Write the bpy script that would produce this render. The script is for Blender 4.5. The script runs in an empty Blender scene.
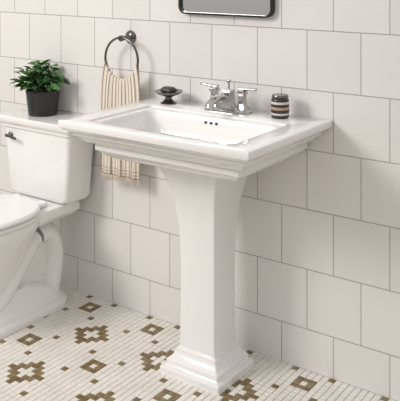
import bpy, math, random
from mathutils import Vector, Matrix
random.seed(7)
sc = bpy.context.scene
sc.view_settings.view_transform = 'Standard'
D = 2.33            # camera to wall distance; wall plane is y=0
CX = -1.482         # sink centre line
ZR = 0.86           # rim height

# ---------------- materials ----------------
def mat(name, col, rough=0.5, metal=0.0, coat=0.0, spec=0.5):
    m = bpy.data.materials.new(name); m.use_nodes = True
    b = m.node_tree.nodes['Principled BSDF']
    b.inputs['Base Color'].default_value = (*col, 1)
    b.inputs['Roughness'].default_value = rough
    b.inputs['Metallic'].default_value = metal
    b.inputs['Coat Weight'].default_value = coat
    b.inputs['Specular IOR Level'].default_value = spec
    return m
def nodes(m): return m.node_tree.nodes, m.node_tree.links, m.node_tree.nodes['Principled BSDF']

def noisy(m, c1, c2, scale):
    n, l, b = nodes(m)
    tc = n.new('ShaderNodeTexCoord'); nz = n.new('ShaderNodeTexNoise'); nz.inputs['Scale'].default_value = scale
    l.new(tc.outputs['Object'], nz.inputs['Vector'])
    r = n.new('ShaderNodeValToRGB'); r.color_ramp.elements[0].position = .35; r.color_ramp.elements[1].position = .65
    r.color_ramp.elements[0].color = (*c1, 1); r.color_ramp.elements[1].color = (*c2, 1)
    l.new(nz.outputs['Fac'], r.inputs['Fac']); l.new(r.outputs['Color'], b.inputs['Base Color'])
    return m

M_por = noisy(mat('porcelain', (.86, .85, .84), .12, coat=.3), (.88,.865,.85), (.90,.885,.87), 2)
M_seat = mat('seat_plastic', (.89, .875, .86), .2)
M_chrome = noisy(mat('chrome', (.6, .6, .6), .1, 1), (.50,.48,.47), (.58,.56,.55), 3)
M_gun = noisy(mat('dark_nickel', (.12, .11, .1), .22, 1), (.15,.14,.13), (.21,.195,.18), 5)
M_black = noisy(mat('black_metal', (.01, .01, .01), .35), (.008,.008,.008), (.014,.013,.012), 6)
M_mirror = mat('mirror_glass', (.9, .9, .9), .02, 1)
M_potm = noisy(mat('pot_black', (.015, .015, .016), .4), (.012,.012,.013), (.02,.02,.021), 20)
M_soil = noisy(mat('soil', (.03, .02, .015), .9), (.02,.014,.01), (.05,.035,.025), 60)
M_leaf = noisy(mat('leaf', (.03, .10, .03), .4), (.022,.085,.02), (.075,.20,.05), 14)
M_soap = noisy(mat('dark_soap', (.05, .03, .025), .45), (.035,.025,.02), (.07,.05,.04), 30)
M_hole = mat('overflow_dark', (.05, .05, .05), .7)
M_tile = noisy(mat('mosaic_white', (.7,.68,.64), .3), (.76,.73,.68), (.84,.81,.76), 9)
M_brown = noisy(mat('mosaic_brown', (.23,.16,.07), .3), (.15,.10,.038), (.21,.145,.06), 18)
M_olive = noisy(mat('mosaic_olive', (.23,.18,.07), .3), (.19,.145,.055), (.26,.20,.09), 18)
M_grout = noisy(mat('mosaic_grout', (.3,.26,.21), .9), (.36,.31,.25), (.44,.38,.31), 30)

# wall tile
def wall_mat():
    m = mat('wall_tile', (.8, .78, .76), .22)
    n, l, b = nodes(m)
    tc = n.new('ShaderNodeTexCoord'); sp = n.new('ShaderNodeSeparateXYZ'); l.new(tc.outputs['Object'], sp.inputs[0])
    W, H = 0.1955, 0.203
    ax = n.new('ShaderNodeMath'); ax.operation = 'ADD'; ax.inputs[1].default_value = .912 + W*30; l.new(sp.outputs['X'], ax.inputs[0])
    az = n.new('ShaderNodeMath'); az.operation = 'ADD'; az.inputs[1].default_value = -.138 + H*4; l.new(sp.outputs['Z'], az.inputs[0])
    cb = n.new('ShaderNodeCombineXYZ'); l.new(ax.outputs[0], cb.inputs[0]); l.new(az.outputs[0], cb.inputs[1])
    br = n.new('ShaderNodeTexBrick'); l.new(cb.outputs[0], br.inputs['Vector'])
    br.offset = .5; br.offset_frequency = 2; br.squash = 1
    for k, v in (('Scale', 1), ('Mortar Size', .0017), ('Mortar Smooth', .25), ('Bias', 0), ('Brick Width', W), ('Row Height', H)):
        br.inputs[k].default_value = v
    br.inputs['Color1'].default_value = (.81, .785, .76, 1)
    br.inputs['Color2'].default_value = (.77, .745, .72, 1)
    br.inputs['Mortar'].default_value = (.38, .36, .34, 1)
    l.new(br.outputs['Color'], b.inputs['Base Color'])
    nz = n.new('ShaderNodeTexNoise'); nz.inputs['Scale'].default_value = 9; l.new(tc.outputs['Object'], nz.inputs['Vector'])
    bp = n.new('ShaderNodeBump'); bp.inputs['Distance'].default_value = .003; bp.inputs['Strength'].default_value = .45; bp.invert = True
    bp2 = n.new('ShaderNodeBump'); bp2.inputs['Distance'].default_value = .01; bp2.inputs['Strength'].default_value = .12
    l.new(nz.outputs['Fac'], bp2.inputs['Height']); l.new(br.outputs['Fac'], bp.inputs['Height'])
    l.new(bp2.outputs[0], bp.inputs['Normal']); l.new(bp.outputs[0], b.inputs['Normal'])
    rr = n.new('ShaderNodeMapRange'); rr.inputs['To Min'].default_value = .25; rr.inputs['To Max'].default_value = .9
    l.new(br.outputs['Fac'], rr.inputs['Value']); l.new(rr.outputs[0], b.inputs['Roughness'])
    return m
M_wall = wall_mat()

# ---------------- mesh helpers ----------------
def empty(name):
    e = bpy.data.objects.new(name, None); sc.collection.objects.link(e); e.empty_display_size = .05; return e
def mk(name, v, f, mats, parent=None, smooth=True, angle=35, mi=None):
    me = bpy.data.meshes.new(name); me.from_pydata([tuple(p) for p in v], [], f)
    import bmesh
    bm = bmesh.new(); bm.from_mesh(me); bmesh.ops.recalc_face_normals(bm, faces=bm.faces); bm.to_mesh(me); bm.free()
    for m in (mats if isinstance(mats, (list, tuple)) else [mats]): me.materials.append(m)
    if mi: 
        for p, i in zip(me.polygons, mi): p.material_index = i
    if smooth:
        me.polygons.foreach_set('use_smooth', [True]*len(me.polygons))
        try: me.set_sharp_from_angle(angle=math.radians(angle))
        except Exception: pass
    o = bpy.data.objects.new(name, me); sc.collection.objects.link(o)
    if parent: o.parent = parent
    return o
def rrect(x0, x1, y0, y1, r, z, n=5):
    pts = []
    r = min(r, (x1-x0)/2-1e-4, (y1-y0)/2-1e-4)
    for cx, cy, a0 in ((x1-r, y1-r, 0), (x0+r, y1-r, 90), (x0+r, y0+r, 180), (x1-r, y0+r, 270)):
        for i in range(n+1):
            a = math.radians(a0 + 90*i/n); pts.append((cx+r*math.cos(a), cy+r*math.sin(a), z))
    return pts
def loft(rings, cap0=True, cap1=True):
    n = len(rings[0]); v = [p for r in rings for p in r]; f = []
    for k in range(len(rings)-1):
        for i in range(n):
            j = (i+1) % n; f.append((k*n+i, k*n+j, (k+1)*n+j, (k+1)*n+i))
    if cap0: f.append(tuple(range(n))[::-1])
    if cap1: f.append(tuple(range((len(rings)-1)*n, len(rings)*n)))
    return v, f
def lathe(prof, c, n=32):
    rings = [[(c[0]+r*math.cos(2*math.pi*i/n), c[1]+r*math.sin(2*math.pi*i/n), c[2]+z) for i in range(n)] for r, z in prof]
    return loft(rings)
def bbox(name, x0, x1, y0, y1, z0, z1, m, parent=None, bev=.003, r=.004):
    rings = [rrect(x0+bev, x1-bev, y0+bev, y1-bev, r, z0), rrect(x0, x1, y0, y1, r, z0+bev), rrect(x0, x1, y0, y1, r, z1-bev), rrect(x0+bev, x1-bev, y0+bev, y1-bev, r, z1)]
    return mk(name, *loft(rings), m, parent)
def sweep(name, path, radii, m, parent=None, n=14, closed=False, up=(0,0,1)):
    P = [Vector(p) for p in path]; rings = []
    up = Vector(up)
    for i, p in enumerate(P):
        if closed: t = P[(i+1) % len(P)]-P[i-1]
        else: t = P[min(i+1, len(P)-1)]-P[max(i-1, 0)]
        t.normalize(); s = t.cross(up)
        if s.length < .05: s = t.cross(Vector((0, 1, 0)))
        s.normalize(); nn = s.cross(t)
        a, b = radii[i] if isinstance(radii, list) else (radii, radii)
        rings.append([tuple(p + s*a*math.cos(2*math.pi*k/n) + nn*b*math.sin(2*math.pi*k/n)) for k in range(n)])
    if closed:
        rings.append(rings[0]); v, f = loft(rings, False, False)
    else: v, f = loft(rings)
    return mk(name, v, f, m, parent, angle=50)
def smooth_path(pts, per=6):
    out = []
    P = [Vector(p) for p in pts]
    for i in range(len(P)-1):
        p0, p1, p2, p3 = P[max(i-1, 0)], P[i], P[i+1], P[min(i+2, len(P)-1)]
        for k in range(per):
            t = k/per
            out.append(.5*((2*p1)+(-p0+p2)*t+(2*p0-5*p1+4*p2-p3)*t*t+(-p0+3*p1-3*p2+p3)*t**3))
    out.append(P[-1]); return out

# ---------------- room ----------------
w = mk('wall_back', [(-4.2, 0, 0), (1.2, 0, 0), (1.2, 0, 2.6), (-4.2, 0, 2.6), (-4.2, .1, 0), (1.2, .1, 0), (1.2, .1, 2.6), (-4.2, .1, 2.6)],
   [(0,1,2,3), (4,5,6,7), (0,1,5,4), (3,2,6,7), (0,3,7,4), (1,2,6,5)], M_wall, smooth=False)

# floor of mosaic tiles
T = .0228; g = .0010
P_ = 14
def tile_kind(i, j):
    a, b = i % P_, j % P_
    H = P_//2
    A = min(a, P_-a); B = min(b, P_-b)
    k = 0
    if A+B == 2 or (A+B == 3): k = 1       # flower
    if A+B == 3 and 0 not in (A, B): k = 2
    a2, b2 = abs(A-H), abs(B-H)
    if a2+b2 == 1: k = 2          # small cross
    if a2 == 1 and b2 == 1: k = 1
    if A == B and A == 4: k = 1   # diagonal chain
    if k and random.random() < .2: k = 3-k
    return k
v = []; f = []; mi = []
x_lo, x_hi, y_lo = -3.2, .2, -1.75
nj = int(-y_lo/T)
ox = -1.985
v += [(-4.2, -3.4, -.002), (1.2, -3.4, -.002), (1.2, 0, -.002), (-4.2, 0, -.002)]; f.append((0,1,2,3)); mi.append(3)
i0 = int((x_lo-ox)/T); i1 = int((x_hi-ox)/T)
for i in range(i0, i1):
    for j in range(0, nj):
        x = ox+i*T; y = -T*(j+1)
        jx = random.uniform(-.0003, .0003); jy = random.uniform(-.0003, .0003)
        a0, a1, b0, b1 = x+g+jx, x+T-g+jx, y+g+jy, y+T-g+jy; e = .0012
        k = len(v)
        v += [(a0,b0,-.002),(a1,b0,-.002),(a1,b1,-.002),(a0,b1,-.002),(a0+e,b0+e,0),(a1-e,b0+e,0),(a1-e,b1-e,0),(a0+e,b1-e,0)]
        f += [(k+4,k+5,k+6,k+7),(k,k+1,k+5,k+4),(k+1,k+2,k+6,k+5),(k+2,k+3,k+7,k+6),(k+3,k,k+4,k+7)]
        mi += [tile_kind(i, j-10)]*5
me = bpy.data.meshes.new('floor'); me.from_pydata(v, [], f)
for m in (M_tile, M_brown, M_olive, M_grout): me.materials.append(m)
me.polygons.foreach_set('material_index', mi)
sc.collection.objects.link(bpy.data.objects.new('floor', me))

# ---------------- pedestal sink ----------------
sink = empty('pedestal_sink')
HW = .373; X0, X1 = CX-HW, CX+HW; YF = -.53; YB = -.003
def sr(inset, z, r=.006): return rrect(X0+inset, X1-inset, YF+inset, YB-min(inset, .004), r, z)
rings = []
for ins, z in ((.17,.715),(.14,.722),(.115,.735),(.098,.748),(.092,.755),(.086,.757),(.086,.775),(.080,.779),(.066,.783),(.058,.790),(.050,.800),(.043,.806),(.036,.808),(.034,.811),(.034,.818),(.030,.821),(.020,.823),(.012,.827),(.006,.833),(.001,.836),(0,.838),(0,.855),(.0015,.8585),(.005,ZR)):
    rings.append(sr(ins, z))
bx0, bx1, by0, by1 = X0+.105, X1-.105, YF+.07, -.165
def br_(d, z, r): return rrect(bx0+d, bx1-d, by0+d, by1-d, r, z)
for d, z, r in ((-.022,ZR,.02),(-.019,ZR-.0015,.02),(-.018,ZR-.005,.02),(-.016,ZR-.007,.02),(-.005,ZR-.008,.03),(.001,ZR-.010,.035),(.004,ZR-.015,.038),(.008,.82,.042),(.012,.795,.05),(.02,.765,.06),(.035,.745,.07),(.06,.735,.07),(.12,.731,.04)):
    rings.append(br_(d, z, r))
mk('basin', *loft(rings), M_por, sink, angle=28)
for k in (-1, 0, 1):
    xx = CX + k*.022; yy = by1-.0055
    v, f = lathe([(.0055,0),(.0055,.002)], (0,0,0), 16)
    v = [(xx+p[0], yy-p[2], .832+p[1]*.9) for p in v]
    mk('overflow_hole', v, f, M_hole, sink)
mk('drain', *lathe([(.028,0),(.028,.003),(.022,.004),(.02,.002)], (CX, (by0+by1)/2, .731)), M_chrome, sink)
prof = [
 (0,.120,.0),(.022,.120,0),(.027,.117,.003),(.030,.108,.012),(.034,.105,.015),(.046,.104,.016),(.050,.100,.020),(.058,.090,.030),(.070,.083,.037),(.076,.081,.039),(.080,.081,.039),(.083,.075,.045),(.088,.072,.048),
 (.20,.070,.050),(.35,.0695,.051),(.44,.071,.048),(.51,.075,.042),(.57,.082,.033),(.62,.092,.020),(.66,.104,.006),(.69,.116,-.008),(.712,.128,-.02),(.728,.139,-.03)]
rings = []
for z, hw, yi in prof:
    rings.append(rrect(CX-hw, CX+hw, -.305+yi, -.085-yi*.8, .005, z, 4))
mk('pedestal_column', *loft(rings), M_por, sink, angle=28)

# ---------------- faucet ----------------
fa = empty('faucet'); fy = -.085; fz = ZR+.0003; FX = CX+.014
mk('base_plate', *loft([rrect(FX-.086,FX+.086,fy-.027,fy+.027,.006,fz), rrect(FX-.086,FX+.086,fy-.027,fy+.027,.006,fz+.007), rrect(FX-.083,FX+.083,fy-.024,fy+.024,.006,fz+.009), rrect(FX-.080,FX+.080,fy-.021,fy+.021,.006,fz+.013)]), M_chrome, fa)
for s in (-1, 1):
    hx = FX+s*.058
    mk('handle_base', *loft([rrect(hx-.021,hx+.021,fy-.021,fy+.021,.003,fz+.012), rrect(hx-.020,hx+.020,fy-.020,fy+.020,.003,fz+.018), rrect(hx-.014,hx+.014,fy-.014,fy+.014,.003,fz+.028), rrect(hx-.0115,hx+.0115,fy-.0115,fy+.0115,.003,fz+.040), rrect(hx-.0105,hx+.0105,fy-.0105,fy+.0105,.003,fz+.062), rrect(hx-.015,hx+.015,fy-.014,fy+.014,.003,fz+.068), rrect(hx-.015,hx+.015,fy-.014,fy+.014,.003,fz+.076), rrect(hx-.008,hx+.008,fy-.008,fy+.008,.003,fz+.081)]), M_chrome, fa)
    sweep('lever', [(hx-s*.014, fy, fz+.083), (hx+s*.02, fy, fz+.085), (hx+s*.046, fy-.002, fz+.087), (hx+s*.058, fy-.003, fz+.088)], [(.0095,.0055),(.0095,.0055),(.0085,.005),(.006,.004)], M_chrome, fa)
mk('spout_body', *loft([rrect(FX-.026,FX+.026,fy-.024,fy+.022,.004,fz+.012), rrect(FX-.024,FX+.024,fy-.023,fy+.02,.004,fz+.020), rrect(FX-.019,FX+.019,fy-.018,fy+.016,.004,fz+.034), rrect(FX-.018,FX+.018,fy-.018,fy+.015,.004,fz+.066), rrect(FX-.020,FX+.020,fy-.02,fy+.017,.004,fz+.070), rrect(FX-.018,FX+.018,fy-.018,fy+.015,.004,fz+.076), rrect(FX-.007,FX+.007,fy-.007,fy+.007,.003,fz+.080)]), M_chrome, fa)
mk('lift_rod', *lathe([(.003,.07),(.003,.098),(.007,.100),(.008,.105),(.006,.110),(.001,.112)], (FX, fy+.004, fz), 16), M_chrome, fa)
sp = smooth_path([(FX,fy-.005,fz+.050),(FX,fy-.04,fz+.056),(FX,fy-.08,fz+.054),(FX,fy-.11,fz+.044),(FX,fy-.118,fz+.030)], 5)
sweep('spout', sp, [(.012,.016)]*len(sp), M_chrome, fa, n=16, up=(1,0,0))

# ---------------- candle jar ----------------
def candle():
    e = empty('candle_jar'); c = (CX+.212, -.07, ZR+.0003)
    m = mat('striped_jar', (.1,.1,.1), .25); n, l, b = nodes(m)
    tc = n.new('ShaderNodeTexCoord'); s = n.new('ShaderNodeSeparateXYZ'); l.new(tc.outputs['Object'], s.inputs[0])
    mr = n.new('ShaderNodeMapRange'); mr.inputs['From Min'].default_value = c[2]; mr.inputs['From Max'].default_value = c[2]+.067
    l.new(s.outputs['Z'], mr.inputs['Value'])
    r = n.new('ShaderNodeValToRGB'); r.color_ramp.interpolation = 'CONSTANT'
    cr = r.color_ramp; dk = (.035,.03,.027,1); pk = (.45,.30,.25,1); wt = (.66,.62,.56,1)
    cr.elements[0].position = 0; cr.elements[0].color = dk
    cr.elements[1].position = .16; cr.elements[1].color = wt
    for p, cc in ((.26, dk), (.42, pk), (.56, dk), (.70, wt), (.82, dk)):
        q = cr.elements.new(p); q.color = cc
    l.new(mr.outputs[0], r.inputs['Fac']); l.new(r.outputs['Color'], b.inputs['Base Color'])
    mk('jar', *lathe([(.026,0),(.030,.003),(.031,.03),(.030,.06),(.027,.0655),(.025,.067)], c), m, e)
    mk('lid', *lathe([(.026,.067),(.028,.0675),(.028,.074),(.026,.077),(.004,.0775)], c), M_gun, e)
candle()

# ---------------- soap dish ----------------
e = empty('soap_dish'); c = (CX-.250, -.085, ZR+.0003)
mk('dish', *lathe([(.030,0),(.031,.003),(.022,.008),(.013,.016),(.012,.022),(.02,.027),(.040,.034),(.052,.043),(.053,.046),(.050,.0455),(.03,.037),(.01,.036)], c), M_gun, e)
mk('soap_bar', *loft([rrect(c[0]-.022,c[0]+.022,c[1]-.016,c[1]+.016,.012,c[2]+.0375), rrect(c[0]-.03,c[0]+.03,c[1]-.022,c[1]+.022,.016,c[2]+.045), rrect(c[0]-.03,c[0]+.03,c[1]-.022,c[1]+.022,.016,c[2]+.052), rrect(c[0]-.022,c[0]+.022,c[1]-.015,c[1]+.015,.012,c[2]+.060)]), M_soap, e, angle=60)

# ---------------- mirror ----------------
e = empty('wall_mirror')
def yz(r): return [(p[0], p[2], p[1]) for p in r]
mx0, mx1, mz0, mz1 = -1.733, -1.328, 1.188, 1.95
fr = [rrect(mx0,mx1,mz0,mz1,.03,-.003,8), rrect(mx0,mx1,mz0,mz1,.03,-.024,8), rrect(mx0+.001,mx1-.001,mz0+.001,mz1-.001,.03,-.025,8), rrect(mx0+.007,mx1-.007,mz0+.007,mz1-.007,.024,-.025,8), rrect(mx0+.008,mx1-.008,mz0+.008,mz1-.008,.023,-.012,8)]
mk('frame', *loft([yz(r) for r in fr], True, False), M_black, e)
mk('glass', [tuple(p) for p in yz(rrect(mx0+.0075,mx1-.0075,mz0+.0075,mz1-.0075,.023,-.014,8))], [tuple(range(36))], M_mirror, e, smooth=False)

# ---------------- towel ring ----------------
e = empty('towel_ring'); tx = -1.986; tz = 1.083; ty = -.058; R = .084
def ylathe(prof, x, z):
    v, f = lathe(prof, (0,0,0), 28); return [(x+p[0], -p[2], z+p[1]) for p in v], f
mk('wall_plate', *ylathe([(.026,.001),(.027,.004),(.022,.009),(.012,.013),(.009,.02),(.009,.05),(.012,.054),(.012,.064),(.009,.068)], tx, tz), M_gun, e)
zc = tz-R+.002
sweep('ring', [(tx+R*math.sin(2*math.pi*k/64), ty, zc+R*math.cos(2*math.pi*k/64)) for k in range(64)], .0048, M_gun, e, n=10, closed=True, up=(0,1,0))

# ---------------- towel ----------------
def towel():
    e = empty('hand_towel')
    m = mat('striped_linen', (.8,.75,.68), .9); n, l, b = nodes(m)
    tc = n.new('ShaderNodeTexCoord'); uvs = n.new('ShaderNodeSeparateXYZ'); l.new(tc.outputs['UV'], uvs.inputs[0])
    def mth(op, a, bb=None):
        q = n.new('ShaderNodeMath'); q.operation = op
        if isinstance(a, (int, float)): q.inputs[0].default_value = a
        else: l.new(a, q.inputs[0])
        if bb is not None:
            if isinstance(bb, (int, float)): q.inputs[1].default_value = bb
            else: l.new(bb, q.inputs[1])
        return q.outputs[0]
    fx = mth('FRACT', mth('MULTIPLY', uvs.outputs['X'], 11)); st = mth('MULTIPLY', mth('LESS_THAN', fx, .34), .9)
    fz = mth('FRACT', mth('MULTIPLY', uvs.outputs['Y'], 40)); band = mth('MULTIPLY', mth('MULTIPLY', mth('LESS_THAN', fz, .4), mth('LESS_THAN', uvs.outputs['Y'], .075)), .6)
    fac = mth('MAXIMUM', st, band)
    mx = n.new('ShaderNodeMix'); mx.data_type = 'RGBA'; mx.inputs['A'].default_value = (.76,.70,.61,1); mx.inputs['B'].default_value = (.32,.24,.17,1)
    l.new(fac, mx.inputs['Factor']); l.new(mx.outputs['Result'], b.inputs['Base Color'])
    nz = n.new('ShaderNodeTexNoise'); nz.inputs['Scale'].default_value = 400; l.new(tc.outputs['Object'], nz.inputs['Vector'])
    bp = n.new('ShaderNodeBump'); bp.inputs['Strength'].default_value = .3; bp.inputs['Distance'].default_value = .002; l.new(nz.outputs['Fac'], bp.inputs['Height']); l.new(bp.outputs[0], b.inputs['Normal'])
    nu, nv = 44, 40
    zb = .545; WB = .20
    verts = []; uv = []
    for a in range(nu+1):
        u = a/nu; 
        for q in range(nv+13):
            xt = (u-.5)*.164; xb = (u-.5)*WB
            ringz = zc - math.sqrt(max(R*R-xt*xt, 1e-6))
            if q <= nv:
                k = q/nv; z = zb + (ringz-zb)*k; x = xb+(xt-xb)*k**6; y = ty-.0085-.004*(1-k)
                amp = .006*(1-k)+.002*k
                y += amp*math.sin(u*19+1.0) + .0025*math.sin(u*43+k*3)*(1-k*.6)
                y = min(y, ty-.0075)
                vv = k*.8
            elif q <= nv+6:
                th = (q-nv)/6*math.pi; x = xt; z = ringz+.0075*math.sin(th); y = ty-.0085*math.cos(th); vv = .8+.02*(q-nv)/6
            else:
                k = (q-nv-6)/6; z = ringz-(ringz-.60)*k; x = xt+(xb-xt)*k*.8; y = ty+.0085+.006*k+.003*math.sin(u*21+2)*k; vv = .82-.6*k
            verts.append((tx+x, y, z)); uv.append((u, vv))
    f = []; w = nv+13
    for a in range(nu):
        for q in range(w-1): f.append((a*w+q, (a+1)*w+q, (a+1)*w+q+1, a*w+q+1))
    me = bpy.data.meshes.new('cloth'); me.from_pydata(verts, [], f); me.materials.append(m)
    ul = me.uv_layers.new(name='UVMap')
    for lp in me.loops: ul.data[lp.index].uv = uv[lp.vertex_index]
    me.polygons.foreach_set('use_smooth', [True]*len(f))
    o = bpy.data.objects.new('cloth', me); sc.collection.objects.link(o); o.parent = e
    s = o.modifiers.new('th', 'SOLIDIFY'); s.thickness = .0018; s.offset = 0
    fv = []; ff = []
    for a in range(60):
        u = (a+.5)/60; p = verts[int(u*nu)*w]; x = tx+(u-.5)*WB; y = p[1]; L = random.uniform(.018,.024); dx = random.uniform(-.003,.003); k = len(fv); h = .0011
        fv += [(x-h,y-h,zb+.002),(x+h,y-h,zb+.002),(x,y+h,zb+.002),(x-h*.6+dx,y-h,zb-L),(x+h*.6+dx,y-h,zb-L),(x+dx,y+h,zb-L)]
        ff += [(k,k+1,k+4,k+3),(k+1,k+2,k+5,k+4),(k+2,k,k+3,k+5),(k+3,k+4,k+5)]
    mk('fringe', fv, ff, noisy(mat('fringe', (.7,.62,.5), .9), (.7,.63,.53), (.6,.5,.4), 50), e, smooth=False)
towel()

# ---------------- toilet ----------------
to = empty('toilet'); TX = -2.352
LZ = .012
def tr(hw, y0, y1, z, r): return rrect(TX-hw, TX+hw, y0, y1, r, z, 6)
mk('tank', *loft([tr(.150,-.145,-.035,.412,.03), tr(.166,-.155,-.025,.420,.03), tr(.174,-.160,-.02,.435,.022), tr(.186,-.168,-.018,.60,.02), tr(.192,-.172,-.015,.675+LZ,.02), tr(.190,-.170,-.015,.678+LZ,.02)]), M_por, to)
mk('tank_lid', *loft([tr(a,b,c,d+LZ,r) for a,b,c,d,r in ((.196,-.176,-.012,.6785,.015), (.200,-.18,-.012,.684,.015), (.200,-.18,-.012,.692,.015), (.208,-.188,-.008,.697,.012), (.214,-.194,-.006,.706,.012), (.216,-.196,-.006,.710,.012), (.216,-.196,-.006,.724,.012), (.213,-.193,-.006,.728,.012), (.205,-.185,-.01,.729,.012))]), M_por, to)
lx = TX-.145
v, f = lathe([(.013,0),(.013,.006),(.007,.009),(.006,.022)], (0,0,0), 20)
mk('flush_knob', [(lx+p[0], -.170-p[2], .66+p[1]) for p in v], f, M_gun, to)
sweep('flush_lever', [(lx-.006,-.194,.661),(lx+.02,-.197,.66),(lx+.05,-.200,.657),(lx+.062,-.2,.656)], [(.005,.007),(.004,.006),(.004,.006),(.003,.005)], M_gun, to)
def egg(yc, a, bf, bb, z, n=44, p=2.3):
    pts = []
    for i in range(n):
        t = 2*math.pi*i/n; cs, sn = math.cos(t), math.sin(t)
        x = a*math.copysign(abs(cs)**(2/p), cs); y = (bb if sn > 0 else bf)*math.copysign(abs(sn)**(2/p), sn)
        pts.append((TX+x, yc+y, z))
    return pts
yc = -.425
bowl = [egg(-.38,.07,.11,.05,.10), egg(-.39,.085,.13,.07,.16), egg(-.40,.110,.18,.10,.22), egg(-.41,.142,.23,.14,.28), egg(yc,.166,.258,.18,.33), egg(yc,.177,.275,.21,.365), egg(yc,.180,.28,.22,.375), egg(yc,.180,.28,.22,.393), egg(yc,.176,.276,.217,.398)]
mk('bowl', *loft(bowl), M_por, to)
mk('rear_deck', *loft([tr(.085,-.29,-.055,.335,.03), tr(.115,-.30,-.05,.350,.03), tr(.135,-.31,-.045,.368,.03), tr(.142,-.32,-.04,.375,.03), tr(.142,-.32,-.04,.396,.03), tr(.136,-.313,-.045,.408,.03)]), M_por, to)
mk('seat', *loft([egg(yc,.176,.278,.205,.3985), egg(yc,.183,.286,.21,.402), egg(yc,.183,.286,.21,.412), egg(yc,.178,.28,.206,.4155)]), M_seat, to)
mk('seat_lid', *loft([egg(yc,.174,.276,.202,.418), egg(yc,.183,.286,.21,.420), egg(yc,.184,.287,.21,.429), egg(yc,.176,.279,.202,.436), egg(yc,.12,.21,.15,.440)]), M_seat, to)
for s in (-1, 1):
    bbox('hinge', TX+s*.075-.02, TX+s*.075+.02, -.230, -.190, .4085, .428, M_seat, to, .004, .006)
mk('foot', *loft([tr(.135,-.60,-.07,0.0,.09), tr(.135,-.60,-.07,.018,.09), tr(.130,-.595,-.075,.026,.085), tr(.118,-.582,-.085,.032,.08), tr(.114,-.575,-.09,.045,.08), tr(.105,-.56,-.10,.055,.075), tr(.092,-.53,-.11,.075,.07), tr(.078,-.48,-.25,.12,.06)]), M_por, to)
pth = smooth_path([(TX,-.47,.07),(TX,-.39,.11),(TX,-.31,.20),(TX,-.235,.285),(TX,-.15,.285),(TX,-.115,.20),(TX,-.125,.11),(TX,-.14,.04)], 7)
sweep('trapway', pth, [(.095,.050)]*len(pth), M_por, to, n=28, up=(0,1,.3))
mk('core', *loft([tr(.05,-.42,-.11,.04,.03), tr(.05,-.42,-.11,.30,.03), tr(.055,-.42,-.10,.345,.03)]), M_por, to)

# ---------------- potted plant ----------------
pl = empty('potted_plant'); pc = (-2.402, -.082, .7293+LZ)
mk('pot', *lathe([(.056,0),(.060,.003),(.070,.092),(.072,.096),(.072,.104),(.068,.104),(.065,.09),(.01,.088)], pc), M_potm, pl)
mk('soil', *lathe([(.0645,.0905),(.0645,.095),(.01,.097)], pc), M_soil, pl)
lv = []; lf = []
def leaf(base, dirv, L, W, droop):
    d = dirv.normalized(); side = d.cross(Vector((0,0,1)))
    if side.length < .1: side = Vector((1,0,0))
    side.normalize(); side = (Matrix.Rotation(random.uniform(-.7,.7), 3, d) @ side); up = side.cross(d)
    k = len(lv); N = 8
    for i in range(N+1):
        t = i/N; wd = W*math.sin(math.pi*min(1, t**.8))**.8*(1-.25*t) if 0 < t < 1 else .0004
        c = base + d*L*t - Vector((0,0,1))*droop*L*t*t
        lv.extend([c - side*wd + up*wd*.35, c, c + side*wd + up*wd*.35])
    for i in range(N):
        a = k+i*3
        lf.append((a, a+1, a+4, a+3)); lf.append((a+1, a+2, a+5, a+4))
sv = []; sf = []
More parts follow.
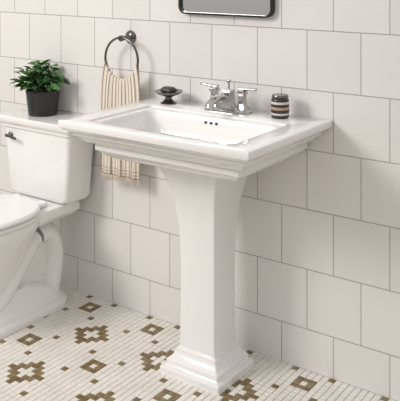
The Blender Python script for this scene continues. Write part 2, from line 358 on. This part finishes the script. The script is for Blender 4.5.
for s in range(58):
    ang = random.uniform(0, 2*math.pi); el = random.uniform(.3, 1.5); r = random.uniform(.06,.12)
    b0 = Vector((pc[0]+random.uniform(-.035,.035), pc[1]+random.uniform(-.035,.035), pc[2]+.094))
    dv = Vector((math.cos(ang)*math.cos(el), math.sin(ang)*math.cos(el), math.sin(el)))
    tip = b0+dv*r
    tip.y = min(tip.y, -.035)
    k = len(sv); h = .0011
    for p in (b0, tip):
        sv += [tuple(p+Vector((h,0,0))), tuple(p+Vector((-h,h,0))), tuple(p+Vector((-h,-h,0)))]
    sf += [(k,k+1,k+4,k+3),(k+1,k+2,k+5,k+4),(k+2,k,k+3,k+5)]
    for q in range(3):
        a2 = ang+random.uniform(-1.1,1.1); dd = Vector((math.cos(a2), math.sin(a2)*.8, random.uniform(-.1,.7)))
        if tip.y > -.08 and dd.y > 0: dd.y *= -.4
        bs = b0.lerp(tip, 1-.2*q)
        leaf(bs, dd, random.uniform(.038,.060), random.uniform(.012,.019), random.uniform(.1,.4))
lv = [(p[0], min(p[1], -.006), p[2]) for p in lv]
mk('leaves', lv, lf, M_leaf, pl, angle=80)
mk('stems', sv, sf, M_leaf, pl, smooth=False)

# ---------------- lights ----------------
wd = bpy.data.worlds.new('World'); sc.world = wd; wd.use_nodes = True
n = wd.node_tree.nodes; l = wd.node_tree.links; bg = n['Background']
tc = n.new('ShaderNodeTexCoord'); s_ = n.new('ShaderNodeSeparateXYZ'); l.new(tc.outputs['Generated'], s_.inputs[0])
rp = n.new('ShaderNodeValToRGB'); mr = n.new('ShaderNodeMapRange'); mr.inputs['From Min'].default_value = -1
l.new(s_.outputs['Z'], mr.inputs['Value']); l.new(mr.outputs[0], rp.inputs['Fac']); l.new(rp.outputs['Color'], bg.inputs['Color'])
rp.color_ramp.elements[0].position = .42; rp.color_ramp.elements[0].color = (.42,.40,.38,1)
rp.color_ramp.elements[1].position = .70; rp.color_ramp.elements[1].color = (1,.98,.955,1)
bg.inputs['Strength'].default_value = .76
def area(name, loc, tgt, size, power, col=(1,1,1)):
    l = bpy.data.lights.new(name, 'AREA'); l.shape = 'SQUARE'; l.size = size; l.energy = power; l.color = col
    o = bpy.data.objects.new(name, l); sc.collection.objects.link(o); o.location = loc
    o.rotation_euler = (Vector(tgt)-Vector(loc)).to_track_quat('-Z', 'Y').to_euler()
area('window_light', (-3.1, -2.5, 2.4), (-1.5, 0, .6), 1.0, 57, (1, .965, .93))

# ---------------- camera ----------------
cd = bpy.data.cameras.new('camera'); co = bpy.data.objects.new('camera', cd); sc.collection.objects.link(co)
co.location = (0, -D, 1.39); co.rotation_euler = (math.radians(90), 0, math.radians(35.3))
cd.sensor_fit = 'HORIZONTAL'; cd.sensor_width = 36; cd.lens = 766/400*36; cd.shift_y = -240.5/400
sc.camera = co
